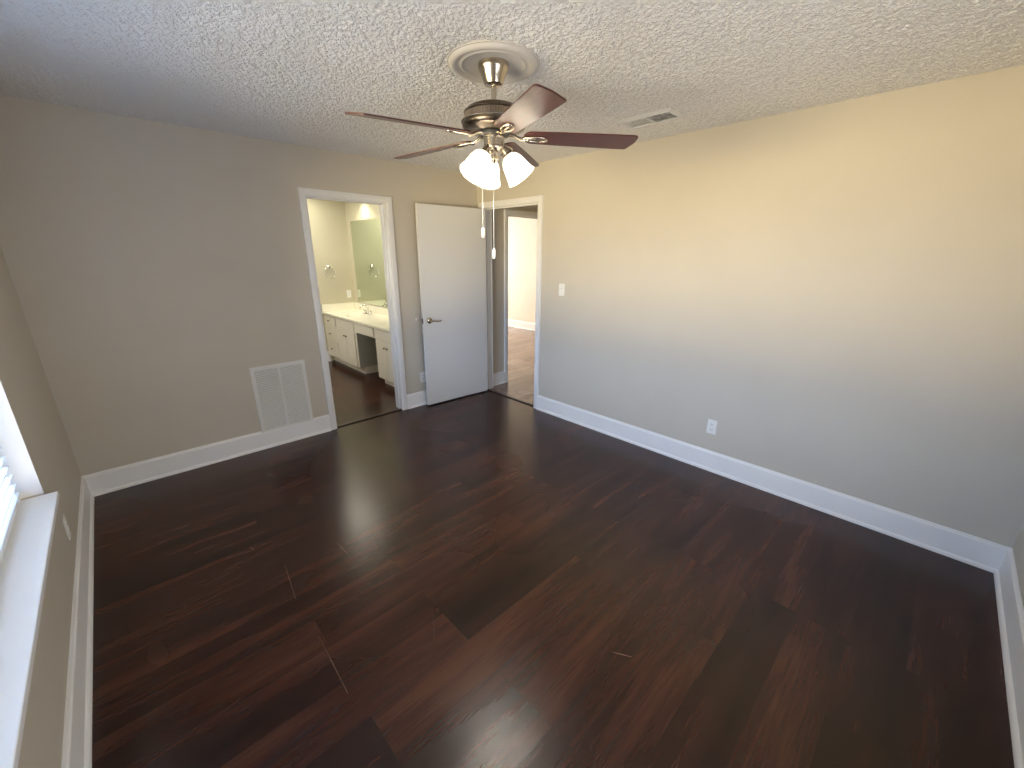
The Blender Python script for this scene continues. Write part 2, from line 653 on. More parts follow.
# hall and far room
wall('wall_hall', M['wall'], 'y', -0.02, 0.10, W + 0.12, 5.3, [(D3[0] - J, D3[1] + J, -0.1, D3[2] + J)])
wall('wall_hall_closing', M['wall'], 'y', 0.0, 0.10, 3.42, W + 0.12, [])
wall('wall_hall_right', M['wall'], 'x', 5.2, 5.3, -4.49, -0.02, [])
wall('wall_hall_front', M['wall'], 'y', -3.2, -3.1, W + 0.12, 5.2, [])
mb = MB()
mb.box(W + 0.12, 5.2, -3.1, -0.02, 2.155, 2.2)
struct(mb.build('ceiling_hall', M['wall']))
wall('wall_far_room_right', M['far_wall'], 'x', 7.05, 7.15, 0.0, 6.1, [])
wall('wall_far_room_back', M['far_wall'], 'y', 6.0, 6.1, 3.3, 7.05, [])
wall('wall_far_room_left', M['far_wall'], 'x', 3.3, 3.42, 0.12, 6.0, [])
wall('wall_far_room_front', M['far_wall'], 'y', 0.0, 0.10, 5.3, 7.05, [])
mb = MB()
mb.box(3.42, 7.05, 0.10, 6.0, H, H + 0.1)
struct(mb.build('ceiling_far_room', M['ceiling']))
# bathroom
BX, BY = 3.2, 2.70
wall('wall_bathroom_right', M['bath_wall'], 'x', BX, BX + 0.1, 0.12, 2.8, [])
wall('wall_bathroom_back', M['bath_wall'], 'y', BY, BY + 0.1, 0.8, BX, [])
wall('wall_bathroom_left', M['bath_wall'], 'x', 0.8, 0.9, 0.12, BY, [])
mb = MB()
mb.box(0.9, BX, 0.12, BY, H, H + 0.1)
struct(mb.build('ceiling_bathroom', M['bath_wall']))

mb = MB()
mb.box(W + 0.045, 7.05, -3.1, 6.0, -0.01, 0.003)
struct(mb.build('floor_hall', M['hall_floor']))

# ------------------------------------------------------------------ baseboards
BASE = [(0, 0), (0.030, 0), (0.030, 0.006), (0.0275, 0.014), (0.022, 0.020), (0.0165, 0.022), (0.016, 0.024),
        (0.016, 0.136), (0.0135, 0.146), (0.008, 0.150), (0.006, 0.158), (0.003, 0.161), (0, 0.161)]


def baseboard(name, p0, p1, nrm, m0=0, m1=0):
    """p0 -> p1 along the wall foot, nrm points into the room; m = 1 mitres an inside corner"""
    p0, p1, n = Vector((*p0, 0)), Vector((*p1, 0)), Vector((*nrm, 0))
    d = (p1 - p0).normalized()
    up = Vector((0, 0, 1))
    mb = MB()
    mb.loft([[p0 + n * t + up * z + d * (t * m0) for t, z in BASE],
             [p1 + n * t + up * z - d * (t * m1) for t, z in BASE]])
    return struct(mb.build(name, M['trim'], smooth=35))


CW = 0.060
baseboard('baseboard_left', (0, -D), (0, 0), (1, 0), 1, 1)
baseboard('baseboard_back', (0, 0), (D1[0] - CW, 0), (0, -1), 1, 0)
baseboard('baseboard_back_corner', (D1[1] + CW, 0), (W, 0), (0, -1), 0, 1)
baseboard('baseboard_right', (W, D2[0] - CW), (W, -D), (-1, 0), 0, 1)
baseboard('baseboard_front', (0, -D), (W, -D), (0, 1), 1, 1)
baseboard('baseboard_hall', (W + 0.12, -0.02), (D3[0] - CW, -0.02), (0, -1), 0, 0)
baseboard('baseboard_far_room', (7.05, 6.0), (7.05, 0.10), (-1, 0), 0, 0)
baseboard('baseboard_bathroom', (0.9, BY), (2.72, BY), (0, -1), 0, 0)

# ------------------------------------------------------------------ door casings and jambs
CASE = [(0, 0), (0, 0.010), (0.003, 0.0125), (0.010, 0.013), (0.014, 0.0175), (0.050, 0.019), (0.057, 0.017), (0.060, 0.012), (0.060, 0)]


def casing(mb, P, s0, s1, top, out):
    """P(s, n, z) maps along-wall, out-of-wall, up; out = +1/-1 multiplies the normal"""
    path = [(s0, 0.0, -1, 0), (s0, top, -1, 1), (s1, top, 1, 1), (s1, 0.0, 1, 0)]
    mb.loft([[P(s + du * u, out * t, z + dz * u) for u, t in CASE] for s, z, du, dz in path])


def doorway(name, P, s0, s1, top, thick, stop, both=True):
    """casing on the room side (n = 0), jamb through the wall (n = 0 .. thick)"""
    mb = MB()
    casing(mb, P, s0, s1, top, -1)
    if both:
        casing(mb, lambda s, n, z: P(s, thick + n, z), s0, s1, top, 1)

    def bx(sa, sb, na, nb, za, zb):
        pts = [Vector(P(s, n, z)) for s in (sa, sb) for n in (na, nb) for z in (za, zb)]
        lo = [min(p[i] for p in pts) for i in range(3)]
        hi = [max(p[i] for p in pts) for i in range(3)]
        mb.box(lo[0], hi[0], lo[1], hi[1], lo[2], hi[2], 0.0015)
    e = 0.004
    bx(s0 - J, s0 - e, 0, thick, 0, top + J)
    bx(s1 + e, s1 + J, 0, thick, 0, top + J)
    bx(s0 - J, s1 + J, 0, thick, top + e, top + J)
    na, nb = stop
    bx(s0 - e, s0 + 0.008, na, nb, 0, top - 0.008)
    bx(s1 - 0.008, s1 + e, na, nb, 0, top - 0.008)
    bx(s0 - e, s1 + e, na, nb, top - 0.010, top + e)
    return struct(mb.build(name, M['trim'], smooth=35))


doorway('trim_1', lambda s, n, z: (s, n, z), D1[0], D1[1], D1[2], 0.12, (0.045, 0.080))
doorway('trim_2', lambda s, n, z: (W + n, s, z), D2[0], D2[1], D2[2], 0.12, (0.045, 0.080))
doorway('trim_3', lambda s, n, z: (s, -0.02 + n, z), D3[0], D3[1], D3[2], 0.12, (0.045, 0.080), False)


def threshold(name, x0, x1, y0, y1):
    mb = MB()
    mb.box(x0, x1, y0, y1, 0.0, 0.010, 0.004)
    return struct(mb.build(name, M['threshold']))


threshold('trim_4', D1[0] + 0.0, D1[1] - 0.0, 0.005, 0.042)
threshold('trim_5', W + 0.012, W + 0.045, D2[0], D2[1])

# ------------------------------------------------------------------ bedroom door, standing open against the back wall
dl = Vector((2.703, -0.100))     # free end, room-facing edge of the visible face
dh = Vector((3.530, -0.146))     # hinge end
dv = dh - dl
dang = math.atan2(dv.y, dv.x)
DW, DT, DZ0, DZ1 = dv.length, 0.035, 0.014, 2.086
door = bpy.data.objects.new('door_1', None)
C.objects.link(door)
door.location = (dl.x, dl.y, 0)
door.rotation_euler = (0, 0, dang)
struct(door, 'white slab door standing open against the back wall')
mb = MB()
mb.box(0, DW, 0, DT, DZ0, DZ1, 0.002)
mb.build('door_leaf', M['door'], door)
mb = MB()
LZ, LX = 0.948, 0.070
face_m = Matrix.Translation((LX, 0, LZ)) @ Matrix.Rotation(PI / 2, 4, 'X')
mb.lathe([(0, 0), (0.033, 0), (0.033, 0.003), (0.030, 0.008), (0.014, 0.011), (0.0115, 0.014), (0.0115, 0.045), (0.013, 0.048), (0.012, 0.056), (0, 0.058)], 28, face_m)
mb.tube([(LX, -0.050, LZ), (LX + 0.02, -0.053, LZ + 0.001), (LX + 0.05, -0.055, LZ - 0.003), (LX + 0.085, -0.055, LZ - 0.008), (LX + 0.115, -0.053, LZ - 0.005)],
        [0.011, 0.0095, 0.008, 0.0075, 0.006], 12)
hd = mb.build('door_handle', M['nickel'], door, smooth=40)
hd['label'] = 'brushed nickel lever handle'
mb = MB()
back_m = Matrix.Translation((LX, DT, LZ)) @ Matrix.Rotation(-PI / 2, 4, 'X')
mb.lathe([(0, 0), (0.033, 0), (0.033, 0.003), (0.030, 0.008), (0.014, 0.011), (0.0115, 0.014), (0.0115, 0.040), (0, 0.042)], 28, back_m)
mb.build('door_handle', M['nickel'], door, smooth=40)
mb = MB()
mb.box(-0.0015, 0.001, 0.005, 0.030, LZ - 0.028, LZ + 0.028, 0.0008)
mb.box(-0.011, 0.0, 0.010, 0.024, LZ - 0.008, LZ + 0.008, 0.002)
mb.build('latch_plate', M['dark_nickel'], door)
for hz in (0.22, 1.05, 1.87):
    mb = MB()
    mb.lathe([(0, -0.045), (0.006, -0.045), (0.006, 0.045), (0, 0.045)], 12, Matrix.Translation((DW + 0.004, DT * 0.9, hz)))
    mb.box(DW - 0.002, DW + 0.003, 0.004, DT, hz - 0.044, hz + 0.044)
    mb.build('hinge', M['nickel'], door, smooth=40)

mb = MB()
mb.lathe([(0, 0), (0.024, 0), (0.024, 0.004), (0.020, 0.010), (0.010, 0.012), (0, 0.012)], 28, Matrix.Rotation(PI / 2, 4, 'X'))
tag(mb.build('wall_bumper', M['bumper'], smooth=40, loc=(2.692, 0, 0.955)), 'small round clear wall bumper behind the open door lever', 'wall bumper')

# ------------------------------------------------------------------ window, sill and blind on the left wall
wy0, wy1, wz0, wz1 = WIN
win = bpy.data.objects.new('window_1', None)
C.objects.link(win)
win.location = (-0.155, (wy0 + wy1) / 2, wz0)
struct(win, 'white framed window behind the blind')
hw_, hh_ = (wy1 - wy0) / 2, wz1 - wz0
mb = MB()
for a in ((-hw_, -hw_ + 0.045, 0, hh_), (hw_ - 0.045, hw_, 0, hh_), (-hw_, hw_, 0, 0.045), (-hw_, hw_, hh_ - 0.045, hh_), (-hw_ + 0.04, hw_ - 0.04, hh_ / 2 - 0.02, hh_ / 2 + 0.02)):
    mb.box(-0.005, 0.035, a[0], a[1], a[2], a[3], 0.002)
mb.build('window_frame', M['vinyl'], win)
for a, b_ in ((0.04, hh_ / 2 - 0.015), (hh_ / 2 + 0.015, hh_ - 0.04)):
    mb = MB()
    mb.box(0.012, 0.016, -hw_ + 0.04, hw_ - 0.04, a, b_)
    mb.build('window_pane', M['glass'], win)
# painted returns of the window recess
mb = MB()
mb.box(-0.120, 0.0015, wy1 - 0.004, wy1 + 0.004, wz0, wz1)
mb.box(-0.120, 0.0015, wy0 - 0.004, wy0 + 0.004, wz0, wz1)
mb.box(-0.120, 0.0015, wy0, wy1, wz1 - 0.004, wz1 + 0.004)
struct(mb.build('trim_6', M['trim']))
mb = MB()
mb.box(-0.120, 0.046, wy0 - 0.02, wy1 - 0.022, wz0 - 0.024, wz0, 0.003)
mb.box(-0.002, 0.016, wy0 - 0.01, wy1 - 0.03, wz0 - 0.075, wz0 - 0.024, 0.003)
struct(mb.build('trim_7', M['trim']), 'white window sill')

bl = thing('window_blind', (-0.082, (wy0 + wy1) / 2, wz1), 'white horizontal slat blind hanging in the window recess at left', 'blind')
BW = hw_ - 0.022
mb = MB()
mb.box(-0.028, 0.028, -BW, BW, -0.055, -0.004, 0.003)
mb.build('head_rail', M['slat'], bl)
SL_TILT = math.radians(10)
mb = MB()
z = -0.085
PITCH = 0.0425
zs = []
while z > -(hh_ - 0.075):
    zs.append(z)
    z -= PITCH
for z in zs:
    ct, st = math.cos(SL_TILT), math.sin(SL_TILT)
    # gently crowned slat, inner edge (towards the room) a little up
    sec = []
    for s in (-1, -0.5, 0, 0.5, 1):
        sec.append((0.025 * s, 0.0022 * (1 - s * s)))
    ring = [(x, zz + 0.0013) for x, zz in sec] + [(x, zz - 0.0013) for x, zz in reversed(sec)]
    ring = [(x * ct - zz * st, x * st + zz * ct) for x, zz in ring]
    mb.loft([[(x, -BW, z + zz) for x, zz in ring], [(x, BW, z + zz) for x, zz in ring]])
mb.build('slats', M['slat'], bl)
zb = -(hh_ - 0.030)
mb = MB()
mb.box(-0.024, 0.026, -BW, BW, zb - 0.010, zb + 0.012, 0.004)
mb.build('bottom_rail', M['slat'], bl)
for yy in (-0.62 * BW, 0.0, 0.88 * BW):
    mb = MB()
    for xx in (-0.027, 0.028):
        mb.tube([(xx, yy, -0.05), (xx, yy, zb)], 0.0012, 6)
    mb.build('ladder_cord', M['cord'], bl)
mb = MB()
mb.tube([(0.032, BW - 0.10, -0.05), (0.033, BW - 0.10, -0.8)], 0.004, 8)
mb.build('tilt_wand', M['slat'], bl)


# ------------------------------------------------------------------ wall plates
def wall_plate(name, loc, rz, label, cat, group=None, kind='outlet'):
    """plate lies in the xz plane, facing -y before rotation"""
    t = thing(name, loc, label, cat, group, (0, 0, rz))
    w, h = 0.070, 0.115
    mb = MB()
    mb.box(-w / 2, w / 2, -0.006, 0, -h / 2, h / 2, 0.003)
    mb.build('plate', M['plastic'], t)
    if kind == 'outlet':
        for s in (-1, 1):
            mb = MB()
            ring = []
            for i in range(24):
                a = 2 * PI * i / 24
                ring.append((0.017 * math.cos(a), max(-0.013, min(0.013, 0.017 * math.sin(a)))))
            mb.loft([[(x, -0.0055, z + s * 0.020) for x, z in ring], [(x, -0.0085, z + s * 0.020) for x, z in ring]])
            rc = mb.build('receptacle', M['plastic'], t)
            mb = MB()
            for xx, hh in ((-0.0065, 0.009), (0.0065, 0.007)):
                mb.box(xx - 0.0013, xx + 0.0013, -0.0092, -0.008, s * 0.020 + 0.003 - hh / 2, s * 0.020 + 0.003 + hh / 2)
            mb.lathe([(0, 0), (0.0024, 0), (0.0024, 0.0012), (0, 0.0012)], 10, Matrix.Translation((0, -0.008, s * 0.020 - 0.007)) @ Matrix.Rotation(PI / 2, 4, 'X'))
            mb.build('slots', M['socket'], rc)
        screws = (0,)
    else:
        mb = MB()
        mb.box(-0.008, 0.008, -0.0075, -0.005, -0.016, 0.016, 0.001)
        mb.box(-0.0045, 0.0045, -0.020, -0.005, -0.002, 0.011, 0.0015, Matrix.Rotation(-0.35, 4, 'X'))
        mb.build('toggle', M['plastic'], t)
        screws = (-0.030, 0.030)
    for sz in screws:
        mb = MB()
        mb.lathe([(0, 0), (0.0032, 0), (0.0028, 0.0012), (0, 0.0014)], 12, Matrix.Translation((0, -0.006, sz)) @ Matrix.Rotation(PI / 2, 4, 'X'))
        mb.build('screw', M['grille'], t)
    return t


wall_plate('wall_outlet', (2.714, 0, 0.318), 0, 'white outlet on the back wall beside the open door', 'outlet')
wall_plate('wall_outlet', (W, -2.797, 0.358), PI / 2 + PI, 'white outlet on the right wall above the baseboard', 'outlet')
wall_plate('wall_outlet', (0, -1.053, 0.318), PI / 2, 'white outlet on the left wall below the window sill', 'outlet')
wall_plate('light_switch', (W, -1.255, 1.298), -PI / 2, 'white toggle light switch right of the hall doorway', 'light switch', kind='switch')
wall_plate('wall_outlet', (3.118, BY, 1.012), 0, 'cream outlet on the bathroom wall above the counter', 'outlet')

# ------------------------------------------------------------------ return air grille on the back wall
t = thing('return_air_grille', (1.307, 0, 0.430), 'large white return air grille on the back wall above the baseboard', 'air grille')
gw, gh = 0.213, 0.2925
mb = MB()
fw = 0.030
mb.box(-gw, -gw + fw, -0.012, 0, -gh + 0.004, gh, 0.003)
mb.box(gw - fw, gw, -0.012, 0, -gh + 0.004, gh, 0.003)
mb.box(-gw + fw * 0.8, gw - fw * 0.8, -0.012, 0, gh - fw, gh, 0.003)
mb.box(-gw + fw * 0.8, gw - fw * 0.8, -0.012, 0, -gh + 0.004, -gh + fw, 0.003)
mb.build('frame', M['grille'], t)
mb = MB()
mb.box(-0.009, 0.009, -0.011, -0.001, -gh + fw * 0.8, gh - fw * 0.8, 0.002)
mb.build('center_bar', M['grille'], t)
for xa, xb in ((-gw + fw * 0.9, -0.008), (0.008, gw - fw * 0.9)):
    mb = MB()
    n = 36
    for i in range(n):
        zc = -gh + fw + (i + 0.5) * (2 * gh - 2 * fw) / n
        mb.box(xa, xb, -0.0066, 0.0066, -0.0007, 0.0007, 0, Matrix.Translation((0, -0.0055, zc)) @ Matrix.Rotation(math.radians(40), 4, 'X'))
    mb.build('louver_panel', M['grille'], t)
mb = MB()
mb.box(-gw + 0.01, gw - 0.01, -0.0012, 0, -gh + 0.01, gh - 0.01)
mb.build('duct_shade_sheet', M['grille_shade'], t)  # flat sheet, the shade between louvers is put into its colour

# ------------------------------------------------------------------ ceiling register
t = thing('ceiling_vent', (3.072, -2.292, H), 'white two section ceiling air vent near the right wall', 'air vent')
vw, vl = 0.105, 0.188
mb = MB()
fr_ = 0.030
ring_o = [(-vw, -vl), (vw, -vl), (vw, vl), (-vw, vl)]
ring_i = [(-vw + fr_, -vl + fr_), (vw - fr_, -vl + fr_), (vw - fr_, vl - fr_), (-vw + fr_, vl - fr_)]
R0 = [(x, y, 0) for x, y in ring_o]
R1 = [(x, y, -0.004) for x, y in ring_o]
R2 = [(x, y, -0.013) for x, y in ring_i]
R3 = [(x, y, -0.002) for x, y in ring_i]
mb.loft([R0, R1, R2, R3], True, False)
mb.build('frame', M['grille'], t)
mb = MB()
mb.box(-vw + fr_, vw - fr_, -0.006, 0.006, -0.012, -0.001, 0.001)
mb.build('center_bar', M['grille'], t)
for ya, yb, ang in ((0.006, vl - fr_, 13), (-vl + fr_, -0.006, 40)):
    mb = MB()
    n = 12
    for i in range(n):
        yc = ya + (i + 0.5) * (yb - ya) / n
        mb.box(-vw + fr_, vw - fr_, -0.0075, 0.0075, -0.0006, 0.0006, 0, Matrix.Translation((0, yc, -0.007)) @ Matrix.Rotation(math.radians(ang), 4, 'X'))
    mb.build('louver_section', M['grille'], t)
mb = MB()
mb.box(-vw + 0.012, vw - 0.012, -vl + 0.012, vl - 0.012, -0.0018, 0)
mb.build('duct_shade_sheet', M['duct_shade'], t)  # thin sheet painted dark in place of a shaded duct

# ------------------------------------------------------------------ ceiling medallion and fan
FX, FY = 1.846, -2.194
mb = MB()
prof = [(0, -0.006), (0.130, -0.006), (0.140, -0.008), (0.146, -0.014), (0.152, -0.017), (0.158, -0.013), (0.163, -0.011),
        (0.170, -0.013), (0.180, -0.020), (0.192, -0.023), (0.203, -0.020), (0.210, -0.012), (0.212, -0.007), (0.218, -0.006), (0.221, 0.0), (0, 0.0)]
prof = [(r * 0.945, z) for r, z in prof]
mb.lathe(prof, 72)
tag(mb.build('ceiling_medallion', M['medallion'], smooth=50, loc=(FX, FY, H)), 'round white moulded medallion on the popcorn ceiling above the fan', 'ceiling medallion')

fan = thing('ceiling_fan', (FX, FY, H), 'brushed nickel ceiling fan with five cherry blades and three lit bell glass shades', 'ceiling fan')
zf = lambda z: z - H
mb = MB()
mb.lathe([(0, -0.006), (0.069, -0.006), (0.069, -0.022), (0.066, -0.030), (0.062, -0.036), (0.052, -0.062), (0.046, -0.078), (0.042, -0.086), (0.030, -0.091), (0, -0.092)], 48)
mb.build('canopy', M['nickel'], fan, smooth=40)
mb = MB()
mb.lathe([(0, -0.085), (0.0125, -0.085), (0.0125, zf(2.288)), (0.019, zf(2.286)), (0.021, zf(2.276)), (0.024, zf(2.270)), (0, zf(2.270))], 24)
mb.build('downrod', M['nickel'], fan, smooth=40)
mb = MB()
mb.lathe([(0, zf(2.275)), (0.050, zf(2.274)), (0.095, zf(2.269)), (0.122, zf(2.258)), (0.136, zf(2.246)), (0.138, zf(2.241)), (0.136, zf(2.238)), (0.131, zf(2.236)), (0.131, zf(2.211)),
          (0.140, zf(2.210)), (0.149, zf(2.206)), (0.150, zf(2.202)), (0.147, zf(2.199)), (0.148, zf(2.192)), (0.146, zf(2.184)), (0.139, zf(2.176)),
          (0.122, zf(2.168)), (0.100, zf(2.164)), (0.070, zf(2.162)), (0, zf(2.162))], 64)
mh = mb.build('motor_housing', M['dark_nickel'], fan, smooth=35)
mb = MB()
nf = 72
rings = []
for zz in (zf(2.2365), zf(2.2105)):
    rings.append([((0.1345 if k % 4 in (0, 1) else 0.1315) * math.cos(2 * PI * k / (nf * 4)), (0.1345 if k % 4 in (0, 1) else 0.1315) * math.sin(2 * PI * k / (nf * 4)), zz) for k in range(nf * 4)])
mb.loft(rings, True, False)
mb.build('fluted_band', M['aged_nickel'], mh)
mb = MB()
mb.lathe([(0.1485, zf(2.2065)), (0.1512, zf(2.2045)), (0.1512, zf(2.2005)), (0.1470, zf(2.1985))], 64)
mb.build('trim_ring', M['nickel'], mh, smooth=40)
mb = MB()
mb.lathe([(0, zf(2.164)), (0.076, zf(2.164)), (0.078, zf(2.158)), (0.070, zf(2.150)), (0.045, zf(2.149)), (0, zf(2.149))], 40)
mb.build('flywheel', M['black'], fan, smooth=40)
mb = MB()
mb.lathe([(0, zf(2.152)), (0.047, zf(2.152)), (0.051, zf(2.148)), (0.051, zf(2.141)), (0.048, zf(2.138)), (0.048, zf(2.106)), (0.052, zf(2.103)), (0.052, zf(2.096)), (0.046, zf(2.088)),
          (0.036, zf(2.080)), (0.020, zf(2.076)), (0, zf(2.076))], 40)
mb.build('switch_housing', M['nickel'], fan, smooth=40)
mb = MB()
mb.lathe([(0, zf(2.078)), (0.013, zf(2.077)), (0.011, zf(2.070)), (0.013, zf(2.066)), (0.019, zf(2.060)), (0.020, zf(2.052)), (0.016, zf(2.045)), (0.010, zf(2.041)), (0.006, zf(2.035)), (0, zf(2.033))], 24)
mb.build('finial', M['nickel'], fan, smooth=50)


def make_blade():
    """blade along +x; pitched so that its +y edge hangs lower"""
    mb = MB()
    R = 0.666
    # outline (x, y): rounded root, straight flanks, chamfered tip
    out = []
    for i in range(9):
        a = PI / 2 + PI * i / 8
        out.append((0.178 + 0.040 * math.cos(a), 0.054 * math.sin(a)))
    out += [(0.30, -0.059), (0.50, -0.064), (R - 0.020, -0.0655), (R - 0.004, -0.060), (R, -0.048), (R - 0.004, 0.0), (R - 0.026, 0.058), (R - 0.032, 0.0655), (0.50, 0.064), (0.30, 0.059)]
    th = 0.003
    mb.loft([[(x, y, -th) for x, y in out], [(x, y, th) for x, y in out]])
    o = mb.build('blade', M['blade'], fan)
    o.rotation_mode = 'XYZ'
    # blade arm (local to the blade): open oval plate under the blade and an S-shaped stem to the motor
    mb = MB()
    loop = []
    for i in range(28):
        a = 2 * PI * i / 28
        loop.append((0.192 + 0.056 * math.cos(a), 0.021 * math.sin(a) * (1.0 + 0.25 * math.cos(a)), -0.007))
    mb.tube(loop, 0.0062, 8, True)
    mb.tube([(0.150, 0, -0.007), (0.20, 0, -0.007), (0.238, 0, -0.006)], [0.006, 0.004, 0.005], 8)
    mb.tube([(0.145, 0, -0.007), (0.128, 0, -0.010), (0.110, 0, -0.004), (0.095, 0, 0.003), (0.080, 0, 0.007), (0.062, 0, 0.008)], [0.010, 0.009, 0.008, 0.008, 0.009, 0.011], 10)
    for xx in (0.165, 0.225):
        mb.lathe([(0, -0.003), (0.006, -0.003), (0.005, 0.0), (0, 0.001)], 12, Matrix.Translation((xx, 0, -0.0105)))
    a_ = mb.build('blade_arm', M['nickel'], o, smooth=50)
    a_['label'] = 'brushed nickel open oval blade arm'
    return o


A0 = math.radians(173.2)
PITCH_B = math.radians(11.5)
DROOP = math.radians(1.9)
blade = make_blade()
for k in range(5):
    b_ = blade if k == 0 else copy_tree(blade, fan)
    b_.location = (0, 0, zf(2.1275) + 0.673 * math.sin(DROOP))
    b_.rotation_euler = (Matrix.Rotation(A0 + k * 2 * PI / 5, 3, 'Z') @ Matrix.Rotation(DROOP, 3, 'Y') @ Matrix.Rotation(-PITCH_B, 3, 'X')).to_euler()


def shade_matrix(az, tilt=math.radians(35.5)):
    d = Vector((math.cos(az) * math.sin(tilt), math.sin(az) * math.sin(tilt), -math.cos(tilt)))
    o = Vector((0.046 * math.cos(az), 0.046 * math.sin(az), zf(2.094)))
    q = Vector((0, 0, 1)).rotation_difference(d)
    return Matrix.Translation(o) @ q.to_matrix().to_4x4()


outer = [(0.0205, 0.034), (0.0250, 0.038), (0.0370, 0.047), (0.0465, 0.060), (0.0530, 0.078), (0.0570, 0.098), (0.0610, 0.118), (0.0665, 0.136), (0.0725, 0.148)]
shade_prof = outer + [(0.0725, 0.151)] + [(r - 0.0035, z + 0.001) for r, z in reversed(outer)] + [(0.0205, 0.034)]
for az_deg, lit in ((-54.6, True), (65.4, True), (185.4, True)):
    m_ = shade_matrix(math.radians(az_deg))
    mb = MB()
    mb.lathe(shade_prof, 40)
    sh = mb.build('light_shade', M['frost'], fan, smooth=60)
    sh.matrix_local = m_
    mb = MB()
    mb.lathe([(0, -0.018), (0.011, -0.018), (0.012, -0.006), (0.017, -0.002), (0.0185, 0.004), (0.0185, 0.026), (0.024, 0.030), (0.0255, 0.034), (0.0255, 0.043), (0.0240, 0.043), (0.0200, 0.034), (0, 0.033)], 28)
    mb.build('shade_holder', M['nickel'], sh, smooth=40)
    mb = MB()
    mb.lathe([(0, 0.033), (0.012, 0.034), (0.013, 0.048), (0.020, 0.062), (0.0235, 0.077), (0.021, 0.092), (0.012, 0.103), (0, 0.106)], 24)
    mb.build('bulb', M['bulb'] if lit else M['plastic'], sh, smooth=60)
    if lit:
        lp = point_light('bulb_light', (0, 0, 0.118), 8.5, (1.0, 0.92, 0.80), 0.02, sh)

for az_deg, rr, z_end in ((126, 0.060, 1.700), (222, 0.040, 1.600)):
    az = math.radians(az_deg)
    x, y = rr * math.cos(az), rr * math.sin(az)
    mb = MB()
    z = zf(2.085)
    pts = [(x * 0.85, y * 0.85, zf(2.088)), (x, y, zf(2.080)), (x, y, zf(z_end + 0.045))]
    mb.tube(pts, 0.0011, 6)
    n = int((zf(2.08) - zf(z_end + 0.045)) / 0.0065)
    for i in range(n):
        zz = zf(2.08) - i * 0.0065
        mb.lathe([(0, -0.0018), (0.0018, 0), (0, 0.0018)], 6, Matrix.Translation((x, y, zz)))
    ch = mb.build('pull_chain', M['cord'], fan)
    mb = MB()
    mb.lathe([(0, 0.048), (0.004, 0.047), (0.0075, 0.040), (0.008, 0.010), (0.0075, 0.003), (0.005, 0), (0, 0)], 18, Matrix.Translation((x, y, zf(z_end))))
    mb.build('pull_knob', M['plastic'], ch, smooth=50)

# ------------------------------------------------------------------ bathroom vanity
VX = 2.70           # front plane of the cabinets
CT, CB = 0.775, 0.745


def panel(mb, y0, y1, z0, z1):
    """raised slab front on the cabinet face"""
    mb.box(VX - 0.019, VX, y0, y1, z0, z1, 0.004)


def knob(parent, y, z):
    mb = MB()
    mb.lathe([(0, 0), (0.006, 0), (0.005, 0.010), (0.011, 0.016), (0.012, 0.021), (0.008, 0.025), (0, 0.026)], 16, Matrix.Translation((VX - 0.019, y, z)) @ Matrix.Rotation(-PI / 2, 4, 'Y'))
    k_ = mb.build('knob', M['dark_nickel'], parent, smooth=50)
    return k_


def cabinet(name, y0, y1, label, drawers, doors, side=False):
    t = thing(name, (0, 0, 0), label, 'cabinet', 'bathroom vanity cabinets')
    mb = MB()
    mb.box(VX, BX, y0, y1, 0.10, CB)
    mb.box(VX + 0.07, BX, y0, y1, 0.0, 0.10)
    mb.build('cabinet_body', M['cabinet'], t)
    if side:
        mb = MB()
        mb.box(VX + 0.003, BX - 0.013, y0 - 0.004, y0, 0.103, 0.597)
        mb.build('side_panel', M['cabinet_inside'], t)['label'] = 'grey unpainted side panel'
    for (a, b, z0, z1, kz) in drawers:
        mb = MB()
        panel(mb, a, b, z0, z1)
        d = mb.build('drawer', M['cabinet'], t)
        if kz:
            knob(d, (a + b) / 2, kz)
    for (a, b, z0, z1, ky, kz) in doors:
        mb = MB()
        panel(mb, a, b, z0, z1)
        d = mb.build('door', M['cabinet'], t)
        knob(d, ky, kz)
    return t


cabinet('drawer_cabinet', 2.235, BY, 'cream three drawer vanity cabinet at the far bathroom wall',
        [(2.285, 2.67, 0.595, 0.728, 0.665), (2.285, 2.67, 0.355, 0.575, 0.470), (2.285, 2.67, 0.125, 0.335, 0.235)], [])
cabinet('sink_cabinet', 1.605, 2.235, 'cream two door sink cabinet beside the three drawers',
        [(1.650, 2.205, 0.610, 0.728, None)],
        [(1.932, 2.205, 0.105, 0.590, 1.965, 0.510), (1.650, 1.928, 0.105, 0.590, 1.893, 0.510)], True)
cabinet('vanity_cabinet', 0.43, 1.035, 'cream two door cabinet between the open knee space and the bathroom doorway',
        [(0.460, 1.010, 0.610, 0.728, None)],
        [(0.738, 1.010, 0.105, 0.590, 0.772, 0.520), (0.460, 0.734, 0.105, 0.590, 0.700, 0.520)])
t = thing('knee_drawer', (0, 0, 0), 'cream drawer bridging the open knee space under the vanity counter', 'drawer')
mb = MB()
mb.box(VX + 0.02, BX - 0.05, 1.035, 1.600, 0.600, CB)
mb.box(VX + 0.0, VX + 0.02, 1.035, 1.600, 0.598, CB)
mb.build('drawer_box', M['cabinet'], t)
mb = MB()
panel(mb, 1.065, 1.575, 0.615, 0.728)
mb.build('drawer_front', M['cabinet'], t)
# knee space back panel and its foot strip belong to the wall
mb = MB()
mb.box(BX - 0.012, BX, 1.035, 1.605, 0.0, 0.60)
struct(mb.build('trim_8', M['cabinet_inside']))

